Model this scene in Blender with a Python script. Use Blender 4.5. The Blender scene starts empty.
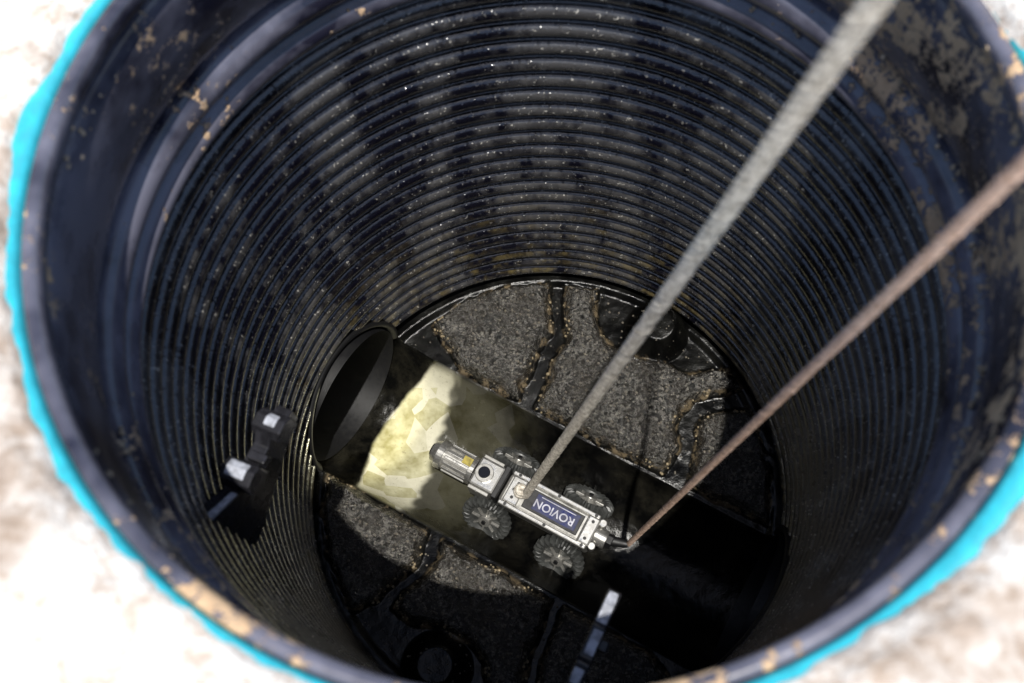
import bpy, bmesh, math, random
import numpy as np
from mathutils import Vector, Matrix, noise
random.seed(7); np.random.seed(7)
S=bpy.context.scene
COL=S.collection
R=0.30; ZT=0.770
U=Vector((.874,-.486,0)); N=Vector((.486,.874,0))
CH=-.015   # channel axis offset along N

# ---------------------------------------------------------------- helpers
def link(o,parent=None):
    COL.objects.link(o)
    if parent: o.parent=parent
    return o
def mesh_obj(name,verts,faces,mat=None,parent=None,smooth=True):
    me=bpy.data.meshes.new(name); me.from_pydata([tuple(v) for v in verts],[],faces); me.update()
    if smooth: me.polygons.foreach_set('use_smooth',[True]*len(me.polygons))
    o=bpy.data.objects.new(name,me)
    if mat: me.materials.append(mat)
    return link(o,parent)
def bm_obj(name,bm,mat=None,parent=None,smooth=False,bevel=0):
    bmesh.ops.recalc_face_normals(bm,faces=bm.faces)
    me=bpy.data.meshes.new(name); bm.to_mesh(me); bm.free()
    if smooth: me.polygons.foreach_set('use_smooth',[True]*len(me.polygons))
    o=bpy.data.objects.new(name,me)
    if mat: me.materials.append(mat)
    link(o,parent)
    if bevel:
        m=o.modifiers.new('b','BEVEL'); m.width=bevel; m.segments=2; m.limit_method='ANGLE'; m.angle_limit=.6
    return o
def box(name,c,s,mat,parent=None,bevel=.001,rot=None):
    bm=bmesh.new(); bmesh.ops.create_cube(bm,size=1)
    bmesh.ops.scale(bm,vec=s,verts=bm.verts)
    if rot is not None: bmesh.ops.transform(bm,matrix=rot,verts=bm.verts)
    bmesh.ops.translate(bm,vec=c,verts=bm.verts)
    return bm_obj(name,bm,mat,parent,False,bevel)
def cyl(name,c,axis,r,depth,mat,parent=None,r2=None,seg=32,bevel=.0008):
    bm=bmesh.new(); bmesh.ops.create_cone(bm,cap_ends=True,segments=seg,radius1=r,radius2=r if r2 is None else r2,depth=depth)
    q=Vector((0,0,1)).rotation_difference(Vector(axis).normalized()).to_matrix().to_4x4()
    bmesh.ops.transform(bm,matrix=Matrix.Translation(c)@q,verts=bm.verts)
    return bm_obj(name,bm,mat,parent,False,bevel)
def lathe(name,prof,seg,mat,parent=None,keep=None):
    vs=[];fs=[]
    for (r,z) in prof:
        for i in range(seg):
            a=2*math.pi*i/seg; vs.append((r*math.cos(a),r*math.sin(a),z))
    for j in range(len(prof)-1):
        for i in range(seg):
            k=(i+1)%seg; f=(j*seg+i,j*seg+k,(j+1)*seg+k,(j+1)*seg+i)
            if keep:
                c=sum((Vector(vs[q]) for q in f),Vector())/4
                if not keep(c): continue
            fs.append(f)
    return mesh_obj(name,vs,fs,mat,parent)

class M:
    def __init__(s,name):
        s.m=bpy.data.materials.new(name); s.m.use_nodes=True
        s.nt=s.m.node_tree; s.b=s.nt.nodes['Principled BSDF']; s.tc=s.nt.nodes.new('ShaderNodeTexCoord')
    def n(s,t,**k):
        x=s.nt.nodes.new(t)
        for a,v in k.items(): setattr(x,a,v)
        return x
    def l(s,a,b): s.nt.links.new(a,b)
    def noise(s,scale,detail=3,rough=.6,mapscale=None):
        x=s.n('ShaderNodeTexNoise'); x.inputs['Scale'].default_value=scale; x.inputs['Detail'].default_value=detail; x.inputs['Roughness'].default_value=rough
        src=s.tc.outputs['Object']
        if mapscale:
            mp=s.n('ShaderNodeMapping'); mp.inputs['Scale'].default_value=mapscale; s.l(src,mp.inputs[0]); src=mp.outputs[0]
        s.l(src,x.inputs['Vector']); return x.outputs['Fac']
    def vor(s,scale):
        v=s.n('ShaderNodeTexVoronoi'); v.inputs['Scale'].default_value=scale; s.l(s.tc.outputs['Object'],v.inputs['Vector']); return v
    def ramp(s,f,stops):
        r=s.n('ShaderNodeValToRGB'); e=r.color_ramp.elements
        while len(e)<len(stops): e.new(.5)
        for i,(p,c) in enumerate(stops):
            e[i].position=p; e[i].color=(c if isinstance(c,tuple) else (c,c,c))+(1,)
        s.l(f,r.inputs[0]); return r.outputs[0]
    def mix(s,f,a,b):
        x=s.n('ShaderNodeMix',data_type='RGBA')
        for v,i in ((f,0),(a,6),(b,7)):
            if isinstance(v,(int,float)): x.inputs[i].default_value=v if i==0 else (v,v,v,1)
            elif isinstance(v,tuple): x.inputs[i].default_value=v+(1,)
            else: s.l(v,x.inputs[i])
        return x.outputs[2]
    def math(s,op,a,b=0):
        x=s.n('ShaderNodeMath',operation=op)
        for v,i in ((a,0),(b,1)):
            if isinstance(v,(int,float)): x.inputs[i].default_value=v
            else: s.l(v,x.inputs[i])
        return x.outputs[0]
    def rng(s,v,a,b,c=0.,d=1.):
        x=s.n('ShaderNodeMapRange')
        for i,q in enumerate((a,b,c,d)): x.inputs[i+1].default_value=q
        s.l(v,x.inputs[0]); return x.outputs[0]
    def set(s,k,v):
        if isinstance(v,(int,float)): s.b.inputs[k].default_value=v
        elif isinstance(v,tuple): s.b.inputs[k].default_value=v+(1,)
        else: s.l(v,s.b.inputs[k])
    def bump(s,h,strength=.5,dist=.002):
        x=s.n('ShaderNodeBump'); x.inputs['Distance'].default_value=dist
        if isinstance(strength,(int,float)): x.inputs['Strength'].default_value=strength
        else: s.l(strength,x.inputs['Strength'])
        s.l(h,x.inputs['Height']); s.l(x.outputs[0],s.b.inputs['Normal'])
    def attr(s,name): return s.n('ShaderNodeAttribute',attribute_name=name).outputs['Fac']
    def xyz(s):
        x=s.n('ShaderNodeSeparateXYZ'); s.l(s.tc.outputs['Object'],x.inputs[0]); return x.outputs

def simple(name,col,rough=.5,metal=0,dark=.45):
    m=M(name); f=m.noise(90,4,.7)
    m.set('Base Color',m.mix(m.ramp(f,[(.38,0.),(.62,1.)]),tuple(v*dark for v in col),col))
    m.set('Metallic',metal); m.set('Roughness',m.rng(f,.3,.7,min(1,rough+.15),max(rough-.12,.05)))
    m.bump(f,.25,.0006)
    return m.m

def wall_mat():
    m=M('wet_black_plastic')
    streak=m.noise(15,4,.65,(1.0,1.0,.25))
    base=m.mix(m.ramp(streak,[(.44,0.),(.56,1.)]),(.003,.003,.007),(.062,.061,.063))  # grey of the wet streaks also puts film glints into the base colour
    fine=m.noise(230,2,.7)
    spk=m.ramp(fine,[(.635,0.),(.70,1.)])
    base=m.mix(m.math('MULTIPLY',spk,m.rng(streak,.4,.6,.12,.9)),base,(.55,.53,.48))
    z=m.xyz()[2]
    base=m.mix(m.math('MULTIPLY',m.rng(z,.26,.0),m.ramp(m.noise(40,3,.7),[(.45,.0),(.7,.6)])),base,(.18,.14,.055))
    m.set('Base Color',base)
    m.set('Roughness',m.rng(streak,.35,.65,.15,.31))
    m.set('Specular IOR Level',1.0)
    m.set('Coat Weight',.4); m.set('Coat Roughness',.10)
    v=m.vor(170)
    h=m.math('ADD',m.ramp(v.outputs['Distance'],[(.0,1.),(.3,0.)]),m.math('MULTIPLY',fine,.8))
    m.bump(h,.55,.0010)
    return m.m
def collar_mat():
    m=M('dusty_dark_plastic')
    st=m.noise(9,4,.65,(1,1,1.6))
    base=m.mix(m.ramp(st,[(.38,0.),(.62,1.)]),(.016,.016,.030),(.16,.16,.21))
    f=m.math('ADD',m.math('MULTIPLY',m.noise(80,4,.75),.6),m.math('MULTIPLY',m.noise(9,2),.5))
    xx=m.xyz()
    f=m.math('ADD',f,m.rng(xx[0],-.3,.3,-.035,.032)); f=m.math('ADD',f,m.rng(xx[1],-.3,.3,.018,-.018))
    mud=m.ramp(f,[(.605,0.),(.635,1.)])
    base=m.mix(mud,base,m.mix(m.noise(90,2),(.36,.22,.12),(.78,.56,.35)))
    m.set('Base Color',base)
    m.set('Roughness',m.mix(mud,m.rng(st,.3,.7,.14,.34),.9))
    m.set('Specular IOR Level',1.0)
    m.bump(mud,.6,.003)
    return m.m
def base_mat():
    m=M('silted_base')
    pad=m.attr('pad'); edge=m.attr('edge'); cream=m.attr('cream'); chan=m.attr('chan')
    g=m.noise(170,5,.8); g2=m.noise(26,4,.65)
    v=m.vor(430)
    cell=m.n('ShaderNodeSeparateColor'); m.l(v.outputs['Color'],cell.inputs[0])
    gravel=m.mix(m.ramp(g,[(.44,0.),(.62,1.)]),(.004,.004,.004),(.115,.108,.096))
    gravel=m.mix(m.ramp(cell.outputs[0],[(.91,0.),(.95,.6)]),gravel,(.28,.26,.22))
    gravel=m.mix(m.ramp(g2,[(.43,.0),(.58,.72)]),gravel,(.018,.015,.011))
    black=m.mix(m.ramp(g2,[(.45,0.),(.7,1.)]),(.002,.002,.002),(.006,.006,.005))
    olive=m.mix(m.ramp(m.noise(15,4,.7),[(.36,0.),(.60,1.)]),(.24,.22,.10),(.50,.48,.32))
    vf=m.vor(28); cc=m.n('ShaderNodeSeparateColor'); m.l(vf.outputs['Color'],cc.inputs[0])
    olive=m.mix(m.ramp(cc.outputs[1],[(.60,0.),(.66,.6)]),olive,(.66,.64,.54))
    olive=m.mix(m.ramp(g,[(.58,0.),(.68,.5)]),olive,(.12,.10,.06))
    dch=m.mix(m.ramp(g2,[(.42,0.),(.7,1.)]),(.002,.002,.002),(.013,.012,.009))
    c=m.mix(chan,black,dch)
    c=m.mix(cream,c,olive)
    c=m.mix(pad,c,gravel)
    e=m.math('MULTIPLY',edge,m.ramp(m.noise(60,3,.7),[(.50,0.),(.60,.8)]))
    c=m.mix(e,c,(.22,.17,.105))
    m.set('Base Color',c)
    nonpad=m.rng(g2,.3,.7,.10,.30)
    m.set('Roughness',m.mix(pad,nonpad,m.rng(g,.35,.65,.08,.38)))
    m.set('Specular IOR Level',m.rng(pad,0,1,.22,1.0))
    m.bump(m.math('ADD',g,m.math('MULTIPLY',v.outputs['Distance'],.4)),m.rng(pad,0,1,.14,.9),.004)
    return m.m
def ground_mat():
    m=M('pale_sandy_concrete')
    a=m.noise(5,5,.72); b=m.noise(60,4,.8)
    c=m.mix(m.ramp(b,[(.38,0.),(.54,1.)]),(.58,.48,.40),(.83,.80,.76))
    c=m.mix(m.ramp(a,[(.50,0.),(.62,.85)]),c,m.mix(b,(.12,.08,.05),(.60,.46,.36)))
    m.set('Base Color',c); m.set('Roughness',.95)
    m.bump(b,.6,.006)
    return m.m

MW=wall_mat(); MC=collar_mat(); MB=base_mat(); MG=ground_mat()
M_blue=simple('turquoise_plastic',(.04,.54,.68),.4,dark=.75)
M_black=simple('black_plastic',(.006,.006,.007),.5)
M_bracket=simple('scuffed_black_plastic',(.03,.03,.036),.22)
M_steel=simple('brushed_steel',(.66,.65,.62),.3,.85)
M_alu=simple('grimy_aluminium',(.46,.45,.42),.38,.7)
M_rub=simple('grey_tread_rubber',(.048,.05,.048),.40)
M_navy=simple('navy_label',(.012,.018,.095),.35)
M_white=simple('white_print',(.5,.5,.58),.5,dark=.55)
M_yel=simple('yellow_sticker',(.45,.36,.05),.5)
M_glass=simple('dark_lens',(.01,.01,.012),.06)
M_pebble=simple('grit_stone',(.16,.14,.11),.35)
M_mud=simple('dried_mud',(.62,.48,.33),.9)
M_worn=simple('worn_grey_steel',(.58,.61,.70),.35,.1)  # worn metal, colour brightened to carry flash light missing on the near wall

# ---------------------------------------------------------------- wall
def holekeep(c):
    n=c.x*N.x+c.y*N.y-CH; s=c.x*U.x+c.y*U.y
    return not (abs(s)>.2 and math.hypot(n,c.z)<.104)
prof=[(R+.012,-.03),(R+.006,-.004)]
pitch=.0252; nr=23
for k in range(nr):
    for j in range(17):
        th=math.pi*j/16; cx=-math.cos(th); sx=math.sin(th)
        prof.append((R+.0062-.0080*sx**1.1,(k+.5+cx*.35)*pitch))
zc=nr*pitch
lathe('corrugated_shaft_wall',prof+[(R+.006,zc)],272,MW,keep=holekeep)
def arc(pts,r0,z0_,z1,amp,n=10):
    for i in range(n+1):
        t=i/n; pts.append((r0-amp*math.sin(math.pi*t)**.7,z0_+(z1-z0_)*t))
cp=[(R+.006,zc)]
arc(cp,R+.004,zc+.004,zc+.032,.011)
arc(cp,R+.003,zc+.034,zc+.066,.011)
cp+= [(R+.003,zc+.068),(R+.003,zc+.074)]
for i in range(14):
    t=i/13; cp.append((R-.001-.008*t-.005*math.sin(math.pi*t)**.5,zc+.078+t*.088))
cp+= [(R-.006,ZT-.021),(R-.009,ZT-.018),(R-.014,ZT-.013),(R-.014,ZT-.004),(R-.012,ZT),(R-.006,ZT+.001),(R-.004,ZT-.003),(R-.004,ZT-.06)]
lathe('shaft_collar',cp,272,MC)
lathe('blue_outer_sleeve',[(R-.003,ZT-.08),(R-.003,ZT-.001),(R-.001,ZT+.002),(R+.009,ZT+.003),(R+.011,ZT+.001),(R+.012,ZT-.08)],272,M_blue)

bm=bmesh.new()
def blob(bm,c,r,sc,sub=1):
    d=bmesh.ops.create_icosphere(bm,subdivisions=sub,radius=r)
    for v in d['verts']:
        v.co*=random.uniform(.7,1.25)
        v.co=Vector((v.co.x*sc[0],v.co.y*sc[1],v.co.z*sc[2]))+Vector(c)
cnt=0
while cnt<1000:
    a=random.uniform(0,2*math.pi); zz=random.uniform(.60,.765)
    da=(a-2.85+math.pi)%(2*math.pi)-math.pi
    dens=noise.noise(Vector((math.cos(a)*4,math.sin(a)*4,zz*16)))+.15*math.cos(a)-.1*math.sin(a)+.42*math.exp(-(da/.26)**2)*math.exp(-((zz-.71)/.03)**2)
    if dens<.15+random.uniform(-.08,.12): continue
    rr=R-.002-(.009*(zz-.657)/.088 if zz>.657 else 0); blob(bm,(rr*math.cos(a),rr*math.sin(a),zz),random.uniform(.0006,.0026),(1,1,1.1)); cnt+=1
bm_obj('mud_splatter',bm,M_mud,None,True)

# ---------------------------------------------------------------- base heightfield
pads=[
 [(-.153,.231),(-.122,.262),(-.087,.277),(-.04,.288),(.0085,.291),(.009,.2165),(-.008,.19),(-.0156,.158),(-.030,.14),(-.036,.121),(-.07,.141),(-.113,.166),(-.128,.195)],
 [(.032,.288),(.077,.280),(.073,.25),(.078,.215),(.098,.195),(.130,.178),(.165,.170),(.196,.1525),(.225,.162),(.247,.156),(.262,.130),(.225,.124),(.201,.114),(.182,.098),(.174,.0787),(.177,.05),(.166,.03),(.154,.018),(.08,.058),(0,.1045),(-.012,.113),(.006,.15),(.015,.18),(.032,.205),(.029,.24)],
 [(.186,.003),(.193,.03),(.201,.06),(.200,.076),(.209,.090),(.226,.099),(.272,.104),(.288,.05),(.291,0),(.285,-.05),(.24,-.028)],
 [(-.287,.022),(-.29,-.03),(-.277,-.09),(-.262,-.125),(-.245,-.155),(-.215,-.144),(-.197,-.124),(-.166,-.101),(-.158,-.075),(-.152,-.056),(-.2,-.026),(-.25,.003)],
 [(-.132,-.066),(-.136,-.088),(-.152,-.112),(-.180,-.133),(-.194,-.152),(-.17,-.168),(-.13,-.178),(-.098,-.192),(-.078,-.215),(-.075,-.25),(-.08,-.278),(-.03,-.289),(-.028,-.24),(-.02,-.2),(-.003,-.17),(.006,-.143)],
 [(.022,-.151),(.010,-.18),(-.008,-.215),(-.014,-.25),(-.012,-.291),(.05,-.286),(.11,-.269),(.148,-.235),(.125,-.206)],
]
n=400; L=.316
xs=np.linspace(-L,L,n); X,Y=np.meshgrid(xs,xs); PX=X.ravel(); PY=Y.ravel()
wob=np.array([[noise.noise(Vector((x*40,y*40,1)))+.4*noise.noise(Vector((x*110,y*110,4))),noise.noise(Vector((x*40,y*40,9)))+.4*noise.noise(Vector((x*110,y*110,6)))] for x,y in zip(PX,PY)])*.0035
QX=PX+wob[:,0]; QY=PY+wob[:,1]
sdf=np.full(PX.shape,-1.0)
for poly in pads:
    inside=np.zeros(PX.shape,bool); dm=np.full(PX.shape,9.)
    m_=len(poly)
    for i in range(m_):
        x1,y1=poly[i]; x2,y2=poly[(i+1)%m_]
        ex,ey=x2-x1,y2-y1; t=np.clip(((QX-x1)*ex+(QY-y1)*ey)/(ex*ex+ey*ey),0,1)
        dm=np.minimum(dm,np.hypot(QX-x1-t*ex,QY-y1-t*ey))
        c=((y1>QY)!=(y2>QY))&(QX<(x2-x1)*(QY-y1)/(y2-y1+1e-12)+x1); inside^=c
    sdf=np.maximum(sdf,np.where(inside,dm,-dm))
s_=PX*U.x+PY*U.y; n_=PX*N.x+PY*N.y-CH
fl=.1+.006*np.clip((-s_-.15)/.1,0,1)
dn=np.abs(n_)
sm=lambda v,a,b: (lambda t:t*t*(3-2*t))(np.clip((v-a)/(b-a),0,1))
bench=-.024+.024*sm(sdf,-.004,.012)
rr=np.hypot(PX,PY)
bench+=np.clip((dn-.1),0,.2)*.05
bench+=.007*sm(rr,.286,.296)
nz=np.array([noise.noise(Vector((x*40,y*40,0)))+.5*noise.noise(Vector((x*110,y*110,3))) for x,y in zip(PX,PY)])
padm=sm(sdf,-.002,.004)
bench+=nz*(.0008+.0044*padm)
# rounded blanked-off inlet bosses in the two recesses
for cx_,cy_ in ((-.135,-.222),(.155,.215)):
    d2=np.hypot(PX-cx_,PY-cy_)
    bench+=.034*(1-padm)*sm(d2,.046,.020)
chz=-np.sqrt(np.clip(fl**2-dn**2,0,1))*(.1/fl)
Z=np.where(dn<fl,np.minimum(chz+nz*.0008,bench),bench)
chan=1-sm(dn,.094,.103)
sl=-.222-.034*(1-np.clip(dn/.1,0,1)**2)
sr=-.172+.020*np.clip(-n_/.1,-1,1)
cream=chan*(1-sm(s_-sr+.010*nz,-.006,.010))*sm(s_-sl+.002*nz,-.003,.004)+.10*chan*sm(s_-sr,-.004,.006)*(1-sm(s_+.03*nz,-.13,-.03))  # pale channel lining kept to its lit stretch; black inlet end is painted shadow
edge=np.exp(-((sdf-.001)/.0034)**2)*(dn>.098)
idx=-np.ones(n*n,int); keep=rr<L-.001
idx[keep]=np.arange(keep.sum())
vs=np.stack([PX,PY,Z],1)[keep]
I=idx.reshape(n,n)
q=np.stack([I[:-1,:-1],I[:-1,1:],I[1:,1:],I[1:,:-1]],-1).reshape(-1,4); q=q[(q>=0).all(1)]
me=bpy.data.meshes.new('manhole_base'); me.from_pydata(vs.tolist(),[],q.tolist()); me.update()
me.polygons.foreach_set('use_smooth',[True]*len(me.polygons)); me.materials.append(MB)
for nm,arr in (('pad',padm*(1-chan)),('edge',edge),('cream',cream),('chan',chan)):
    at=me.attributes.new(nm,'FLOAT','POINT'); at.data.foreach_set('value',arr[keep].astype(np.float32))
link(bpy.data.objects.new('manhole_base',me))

def pipe(name,sgn,mat,r=.0975):
    vs=[];fs=[];seg=64
    sl=[.284,.30,.4,.6,1.0,1.6]
    for s in sl:
        for i in range(seg):
            a=2*math.pi*i/seg
            vs.append(U*(sgn*s)+N*(CH+r*math.cos(a))+Vector((0,0,r*math.sin(a))))
    for j in range(len(sl)-1):
        for i in range(seg):
            k=(i+1)%seg; fs.append((j*seg+i,j*seg+k,(j+1)*seg+k,(j+1)*seg+i))
    return mesh_obj(name,vs,fs,mat)
pipe('inlet_pipe',-1,M_black); pipe('outlet_pipe',1,M_black)
def lip(name,sgn):
    vs=[];fs=[];seg=56; K=[(.0985,.012),(.0990,-.001),(.1015,-.006),(.105,-.008),(.1085,-.006),(.111,0),(.113,.012)]
    for (r,o) in K:
        for i in range(seg+1):
            a=math.pi*(-.05+1.10*i/seg); nn=CH+r*math.cos(a)
            s=math.sqrt(max((R+.003)**2-nn*nn,0))
            vs.append(U*(sgn*(s+o))+N*nn+Vector((0,0,r*math.sin(a))))
    for j in range(len(K)-1):
        for i in range(seg): fs.append((j*(seg+1)+i,j*(seg+1)+i+1,(j+1)*(seg+1)+i+1,(j+1)*(seg+1)+i))
    return mesh_obj(name,vs,fs,M_black)
lip('pipe_opening_lip',-1); lip('pipe_opening_lip.001',1)

bm=bmesh.new(); good=np.where((sdf>.004)&(dn>.105))[0]; ed=np.where((np.abs(sdf-.002)<.004)&(dn>.104)&(rr<.285))[0]; gr=np.where((sdf<-.004)&(dn>.108)&(rr<.285))[0]
for _ in range(1300):
    i=random.choice(good); r=random.choice([.0005,.0007,.0009,.0012,.002]); blob(bm,(PX[i],PY[i],Z[i]+r*.3),r,(1,1,.7))
for _ in range(160):
    i=random.choice(gr); r=random.choice([.0005,.0008,.0012,.0018]); blob(bm,(PX[i],PY[i],Z[i]+r*.3),r,(1,1,.7))
bm_obj('gravel_grit',bm,M_pebble,None,True)
bm=bmesh.new()
for _ in range(460):
    i=random.choice(ed)
    if noise.noise(Vector((PX[i]*20,PY[i]*20,4)))<.05: continue
    r=random.uniform(.0009,.0026); blob(bm,(PX[i],PY[i],Z[i]+r*.3),r,(1,1,.8))
bm_obj('silt_clumps',bm,simple('ochre_silt',(.29,.23,.14),.5),None,True)

# ---------------------------------------------------------------- ground
radii=[R+.003+.004*i for i in range(60)]
r_=radii[-1]
while r_<400: r_*=1.12; radii.append(r_)
vs=[];fs=[];seg=480
def bumpf(a,c,w):
    d=(a-c+math.pi)%(2*math.pi)-math.pi
    return math.exp(-(d/w)**2)
for j,r in enumerate(radii):
    for i in range(seg):
        a=2*math.pi*i/seg; c,s=math.cos(a),math.sin(a)
        wb=.008*noise.noise(Vector((c*4,s*4,2)))+.0025*noise.noise(Vector((c*17,s*17,5)))+.0020*noise.noise(Vector((c*45,s*45,7)))
        wb+=.004*bumpf(a,math.radians(165),.5)+.006*bumpf(a,math.radians(-38),.25)-.005
        r2=r+wb*max(0,1-j/14)
        x,y=r2*c,r2*s
        h=.012*noise.noise(Vector((x*14,y*14,0)))+.006*noise.noise(Vector((x*60,y*60,3)))
        zz=ZT+.006+(.008+h)*min(1,j/4) if r<3 else ZT+.014
        vs.append((x,y,zz if j else ZT-.02))
for j in range(len(radii)-1):
    for i in range(seg):
        k=(i+1)%seg; fs.append((j*seg+i,j*seg+k,(j+1)*seg+k,(j+1)*seg+i))
mesh_obj('ground',vs,fs,MG)

# ---------------------------------------------------------------- step brackets
def bracket(name,tip,D,parts):
    e=bpy.data.objects.new(name,None); link(e)
    D=Vector(D).normalized(); T=Vector((D.y,-D.x,0))
    for nm,pf,t0,t1,mat in parts:
        bm=bmesh.new()
        a=[bm.verts.new(tip+D*q_+Vector((0,0,z_))+T*t0) for q_,z_ in pf]
        b=[bm.verts.new(tip+D*q_+Vector((0,0,z_))+T*t1) for q_,z_ in pf]
        bm.faces.new(a); bm.faces.new(b[::-1])
        for i in range(len(a)): bm.faces.new((a[i],b[i],b[(i+1)%len(a)],a[(i+1)%len(a)]))
        bm_obj(nm,bm,mat,e,False,.0014)
    return e
bracket('manhole_step_bracket',Vector((-.231,-.042,.430)),(-.38,-.925,0),[
   ('arm_plate',[(0,-.02),(.0,.012),(.006,.020),(.018,.022),(.028,.010),(.046,.012),(.054,.034),(.068,.036),(.074,.024),(.084,.034),(.10,.052),(.125,.06),(.125,-.08),(.08,-.07),(.03,-.04)],-.007,.008,M_bracket),
   ('tip_knob',[(-.004,-.004),(-.002,.018),(.006,.026),(.017,.026),(.022,.014),(.018,-.004)],-.016,.012,M_bracket),
   ('tip_hook',[(-.010,-.012),(-.010,.010),(-.002,.014),(.004,.004),(.002,-.012)],-.011,.004,M_bracket),
   ('grip_tooth',[(.048,.016),(.050,.038),(.058,.044),(.070,.041),(.073,.022)],-.019,.010,M_bracket),
   ('grip_tooth_face',[(.0515,.0395),(.052,.0415),(.058,.0455),(.066,.0435),(.0665,.0405)],-.012,.006,M_worn),
   ('grip_tooth_2',[(.034,.006),(.036,.019),(.044,.020),(.046,.008)],-.013,.004,M_bracket),
   ('foot_flange',[(.112,.07),(.112,.085),(.135,.085),(.135,-.09),(.112,-.09)],-.016,.016,M_bracket),
   ('worn_edge',[(.076,.0265),(.076,.0315),(.104,.0595),(.106,.053)],-.009,-.003,M_worn),
   ('worn_edge_2',[(.001,.0215),(.006,.0275),(.013,.0275),(.014,.025)],-.009,.002,M_worn)])
bracket('manhole_step_bracket.001',Vector((.060,-.190,.405)),(-.44,-.898,0),[
   ('arm_plate',[(0,-.004),(.0,.012),(.014,.018),(.030,.019),(.034,.024),(.06,.034),(.066,.032),(.09,.046),(.17,.08),(.17,-.07),(.05,-.04)],-.006,.006,M_bracket),
   ('worn_edge',[(.001,.010),(.001,.0125),(.014,.0188),(.030,.0198),(.030,.016)],-.0045,.0050,M_worn),
   ('worn_edge_2',[(.036,.0235),(.036,.0256),(.058,.0342),(.058,.031)],-.005,.0035,M_worn),
   ('worn_edge_3',[(.070,.0335),(.070,.0355),(.12,.0602),(.12,.057)],-.0035,.005,M_worn),
   ('cross_lug',[(.040,.004),(.040,.016),(.050,.018),(.050,.006)],-.013,.004,M_bracket)])

# ---------------------------------------------------------------- crawler
cr=bpy.data.objects.new('pipe_inspection_crawler',None); link(cr)
org=U*(-.019)+N*(-.021); org.z=-.097
cr.matrix_world=Matrix(((U.x,N.x,0,org.x),(U.y,N.y,0,org.y),(0,0,1,org.z),(0,0,0,1)))
def P(*a): return Vector(a)
HZ=.060
cyl('camera_head_core',P(-.105,0,HZ),(1,0,0),.0175,.052,M_alu,cr)
for i in range(14):
    a=2*math.pi*i/14
    box('head_rib_%d'%i,(0,0,0),(.036,.0042,.005),M_steel,cr,.0008,
        rot=Matrix.Translation(P(-.101,.0178*math.cos(a),HZ+.0178*math.sin(a)))@Matrix.Rotation(a-math.pi/2,4,'X'))
cyl('head_front_ring',P(-.127,0,HZ),(1,0,0),.020,.010,M_steel,cr)
cyl('head_rear_ring',P(-.080,0,HZ),(1,0,0),.0195,.008,M_steel,cr)
cyl('head_nose',P(-.136,0,HZ),(-1,0,0),.0185,.010,M_steel,cr,r2=.013)
cyl('head_lens',P(-.1415,0,HZ),(-1,0,0),.009,.004,M_glass,cr)
box('warning_sticker',P(-.088,.004,HZ+.0222),(.013,.011,.001),M_yel,cr,.0002)
box('tilt_joint_block',P(-.056,0,HZ+.002),(.036,.040,.042),M_steel,cr,.003)
box('joint_side_plate_1',P(-.058,.0225,HZ),(.030,.005,.034),M_alu,cr,.001)
box('joint_side_plate_2',P(-.058,-.0225,HZ),(.030,.005,.034),M_alu,cr,.001)
cyl('joint_cap',P(-.060,0,HZ+.025),(0,0,1),.0125,.006,M_alu,cr)
cyl('joint_cap_lens',P(-.060,0,HZ+.029),(0,0,1),.008,.003,M_glass,cr)
box('clamp_strap',P(-.035,0,HZ+.003),(.007,.046,.047),M_black,cr,.001)
box('chassis',P(.036,0,.050),(.132,.040,.050),M_alu,cr,.004)
box('top_label_plate',P(.042,0,.0765),(.080,.028,.004),M_black,cr,.0008)
box('blue_label',P(.046,0,.0789),(.062,.022,.0008),M_navy,cr,.0002)
box('side_rail_1',P(.036,.0215,.072),(.128,.006,.012),M_steel,cr,.0015)
box('side_rail_2',P(.036,-.0215,.072),(.128,.006,.012),M_steel,cr,.0015)
box('front_cap',P(-.014,0,.074),(.020,.036,.012),M_steel,cr,.0015)
box('rear_cap',P(.094,0,.071),(.018,.040,.018),M_steel,cr,.003)
for i,(x,y) in enumerate([(-.018,.0215),(.04,.0215),(.094,.0215),(-.018,-.0215),(.04,-.0215),(.094,-.0215),(-.014,.010),(-.014,-.010),(.094,.012),(.094,-.012)]):
    cyl('screw_%d'%i,P(x,y,.0803 if abs(y)<.02 else .0785),(0,0,1),.0022,.0016,M_black,cr,seg=12,bevel=0)
cu=bpy.data.curves.new('label_lettering','FONT'); cu.body='ROVION'; cu.size=.0150; cu.extrude=.0003; cu.offset=.0002; cu.align_x='CENTER'; cu.align_y='CENTER'
cu.materials.append(M_white)
t=bpy.data.objects.new('label_lettering',cu); link(t,cr); t.location=(.044,-.001,.0796); t.rotation_euler=(0,0,math.pi)
box('label_stripe',P(.046,.0088,.0795),(.05,.0010,.0006),M_white,cr,0)
cyl('rear_connector',P(.110,.002,.062),(1,0,0),.0125,.018,M_steel,cr)
cyl('rear_connector_nut',P(.121,.003,.063),(1,0,.05),.010,.012,M_black,cr,seg=6)
cyl('cable_gland',P(.134,.008,.060),(1,.3,.0),.0075,.024,M_black,cr,r2=.005)
cyl('rear_lug_1',P(.106,.017,.072),(0,0,1),.005,.012,M_steel,cr)
cyl('rear_lug_2',P(.106,-.016,.072),(0,0,1),.005,.012,M_steel,cr)
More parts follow.
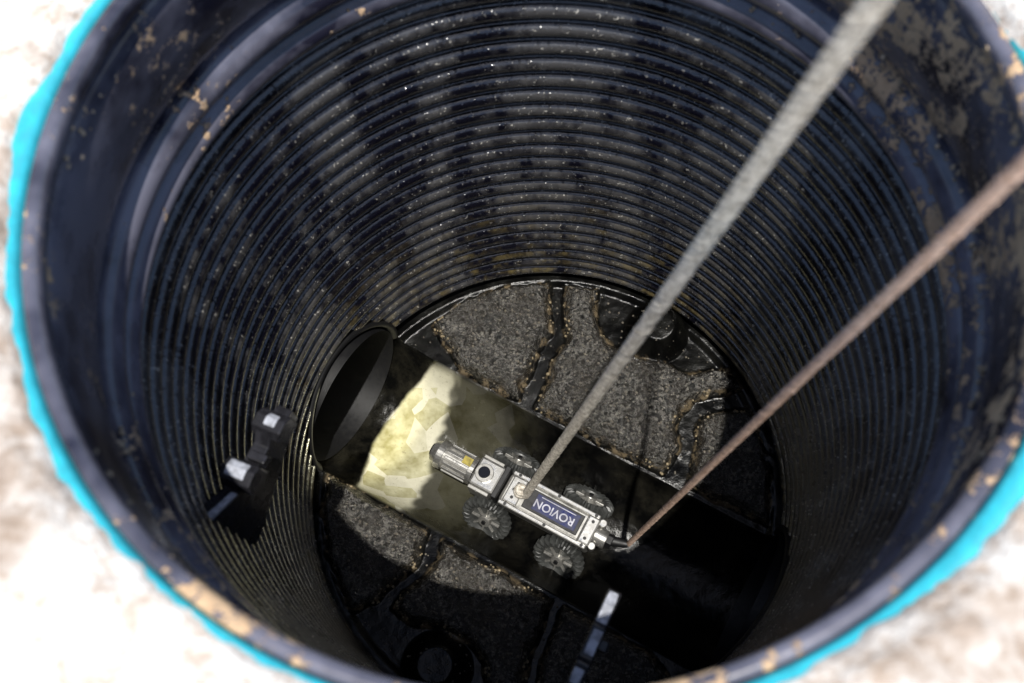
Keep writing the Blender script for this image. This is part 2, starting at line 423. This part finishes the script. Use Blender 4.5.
def wheel(name,c,axis):
    e=bpy.data.objects.new(name,None); link(e,cr)
    q_=Vector((0,0,1)).rotation_difference(Vector(axis).normalized()).to_matrix().to_4x4()
    e.matrix_local=Matrix.Translation(c)@q_
    bm=bmesh.new(); T=24; ro=.0355; ri=.029
    rings=[(-.009,0),(-.004,1),(.004,1),(.008,0)]
    loops=[]
    for (zz,f) in rings:
        lp=[]
        for i in range(T*4):
            a=2*math.pi*i/(T*4); tooth=(i%4) in (0,1)
            r=(ro if tooth else ri) if f else (ro-.005 if tooth else ri-.003)
            lp.append(bm.verts.new((r*math.cos(a),r*math.sin(a),zz)))
        loops.append(lp)
    for zz,r in ((.006,.0225),(.001,.020),(.001,.006)):
        loops.append([bm.verts.new((r*math.cos(2*math.pi*i/(T*4)),r*math.sin(2*math.pi*i/(T*4)),zz)) for i in range(T*4)])
    for a,b in zip(loops[:-1],loops[1:]):
        for i in range(T*4):
            k=(i+1)%(T*4); bm.faces.new((a[i],a[k],b[k],b[i]))
    bm.faces.new(loops[-1]); bm.faces.new(loops[0][::-1])
    bm_obj('tread',bm,M_rub,e,False,0)
    cyl('hub',P(0,0,.004),(0,0,1),.0085,.009,M_alu,e)
    cyl('hub_bolt',P(0,0,.0095),(0,0,1),.0032,.003,M_black,e,seg=6,bevel=0)
    for i in range(8):
        a=2*math.pi*i/8
        box('spoke_%d'%i,(0,0,0),(.012,.0022,.004),M_alu,e,.0004,rot=Matrix.Rotation(a,4,'Z')@Matrix.Translation(P(.0145,0,.003)))
i=0
for x in (-.036,.073):
    for sy in (1,-1):
        i+=1
        wheel('wheel_%d'%i,P(x,sy*.043,.036),(0,sy*.84,.54))
        cyl('axle_%d'%i,P(x,sy*.028,.036),(0,1,0),.006,.022,M_black,cr)
ld=bpy.data.lights.new('headlamp','SPOT'); ld.energy=.6; ld.color=(1,.94,.66); ld.spot_size=math.radians(130); ld.spot_blend=.6; ld.shadow_soft_size=.008
lo=bpy.data.objects.new('headlamp',ld); link(lo,cr); lo.location=(-.150,0,HZ+.006)
lo.rotation_euler=Vector((-1,0,-.05)).to_track_quat('-Z','Y').to_euler()

# ---------------------------------------------------------------- ropes
def rope(name,a,b,rad,mat,strands=3,tw=.03,seglen=.003,off=.42,th_=.60):
    e=bpy.data.objects.new(name,None); link(e)
    a=Vector(a);b=Vector(b);d=(b-a);Ln=d.length;d.normalize()
    x=d.orthogonal().normalized(); y=d.cross(x)
    n_=int(Ln/seglen)
    for k in range(strands):
        cu=bpy.data.curves.new('strand_%d'%(k+1),'CURVE'); cu.dimensions='3D'; cu.bevel_depth=rad*th_; cu.bevel_resolution=3
        sp=cu.splines.new('POLY'); sp.points.add(n_)
        for i in range(n_+1):
            t=i/n_; ph=2*math.pi*(t*Ln/tw+k/strands)
            w=.0006*noise.noise(Vector((t*30,k,0)))
            p=a+d*(t*Ln)+(x*math.cos(ph)+y*math.sin(ph))*(rad*off+w)
            sp.points[i].co=(*p,1)
        cu.materials.append(mat)
        link(bpy.data.objects.new('strand_%d'%(k+1),cu),e)
    return e
def rope_mat(name,c1,c2):
    m=M(name); f=m.noise(260,3,.8); m.set('Base Color',m.mix(m.ramp(f,[(.38,0.),(.58,1.)]),c1,c2)); m.set('Roughness',.85); m.bump(f,.8,.0012); return m.m
MR=rope_mat('grey_braided_rope',(.34,.30,.24),(.76,.71,.62)); MR2=rope_mat('tan_cable_sheath',(.44,.28,.20),(.76,.55,.44))
A=Vector((-.026,-.010,-.012)); B=Vector((.127,-.058,.973)); rope('hoisting_rope',A,A+(B-A)*1.7,.0058,MR,4,.030,off=.46,th_=.52)
A2=Vector((.107,-.069,-.038)); B2=Vector((.189,-.102,.931)); rope('tether_cable',A2,A2+(B2-A2)*1.7,.0036,MR2,3,.022,off=.34,th_=.68)
def torus(name,c,Rm,rm,mat,parent,rot):
    bm=bmesh.new(); A_=28;B_=10; g=[]
    for i in range(A_):
        a=2*math.pi*i/A_; row=[]
        for j in range(B_):
            b=2*math.pi*j/B_; v=Vector(((Rm+rm*math.cos(b))*math.cos(a),(Rm+rm*math.cos(b))*math.sin(a),rm*math.sin(b)))
            row.append(bm.verts.new(rot@v+Vector(c)))
        g.append(row)
    for i in range(A_):
        for j in range(B_):
            bm.faces.new((g[i][j],g[(i+1)%A_][j],g[(i+1)%A_][(j+1)%B_],g[i][(j+1)%B_]))
    return bm_obj(name,bm,mat,parent,True)
torus('lifting_eye',(-.008,.0,.082),.008,.0022,M_steel,cr,Matrix.Rotation(math.pi/2,3,'X'))
torus('rope_knot_1',(-.006,.001,.090),.006,.0042,MR,cr,Matrix.Rotation(.5,3,'Y'))
torus('rope_knot_2',(-.005,.001,.097),.005,.0040,MR,cr,Matrix.Rotation(-.4,3,'X'))

# ---------------------------------------------------------------- light & world
v=Vector((-.045,.152,-.77)).normalized()
el=math.asin(-v.z); az=math.atan2(-v.x,-v.y)
w=bpy.data.worlds.new('World'); S.world=w; w.use_nodes=True
sky=w.node_tree.nodes.new('ShaderNodeTexSky'); sky.sky_type='NISHITA'; sky.sun_disc=False; sky.sun_elevation=el; sky.sun_rotation=az
bg=w.node_tree.nodes['Background']; bg.inputs[1].default_value=.12; w.node_tree.links.new(sky.outputs[0],bg.inputs[0])
sd=bpy.data.lights.new('sun','SUN'); sd.energy=5; sd.angle=math.radians(.7); sd.color=(1,.965,.9)
so=bpy.data.objects.new('sun',sd); link(so); so.rotation_euler=v.to_track_quat('-Z','Y').to_euler(); so.location=(0,0,5)

cd=bpy.data.cameras.new('camera'); cd.lens=35.16; cd.sensor_width=36; cd.clip_start=.02; cd.clip_end=2000
cd.dof.use_dof=True; cd.dof.focus_distance=1.27; cd.dof.aperture_fstop=5.2
co=bpy.data.objects.new('camera',cd); link(co)
co.matrix_world=Matrix(((.9992,.0148,.0371,.008),(0,.929,-.370,-.305),(-.04,.37,.928,1.267),(0,0,0,1)))
S.camera=co
S.view_settings.view_transform='Standard'; S.view_settings.look='None'; S.view_settings.exposure=0
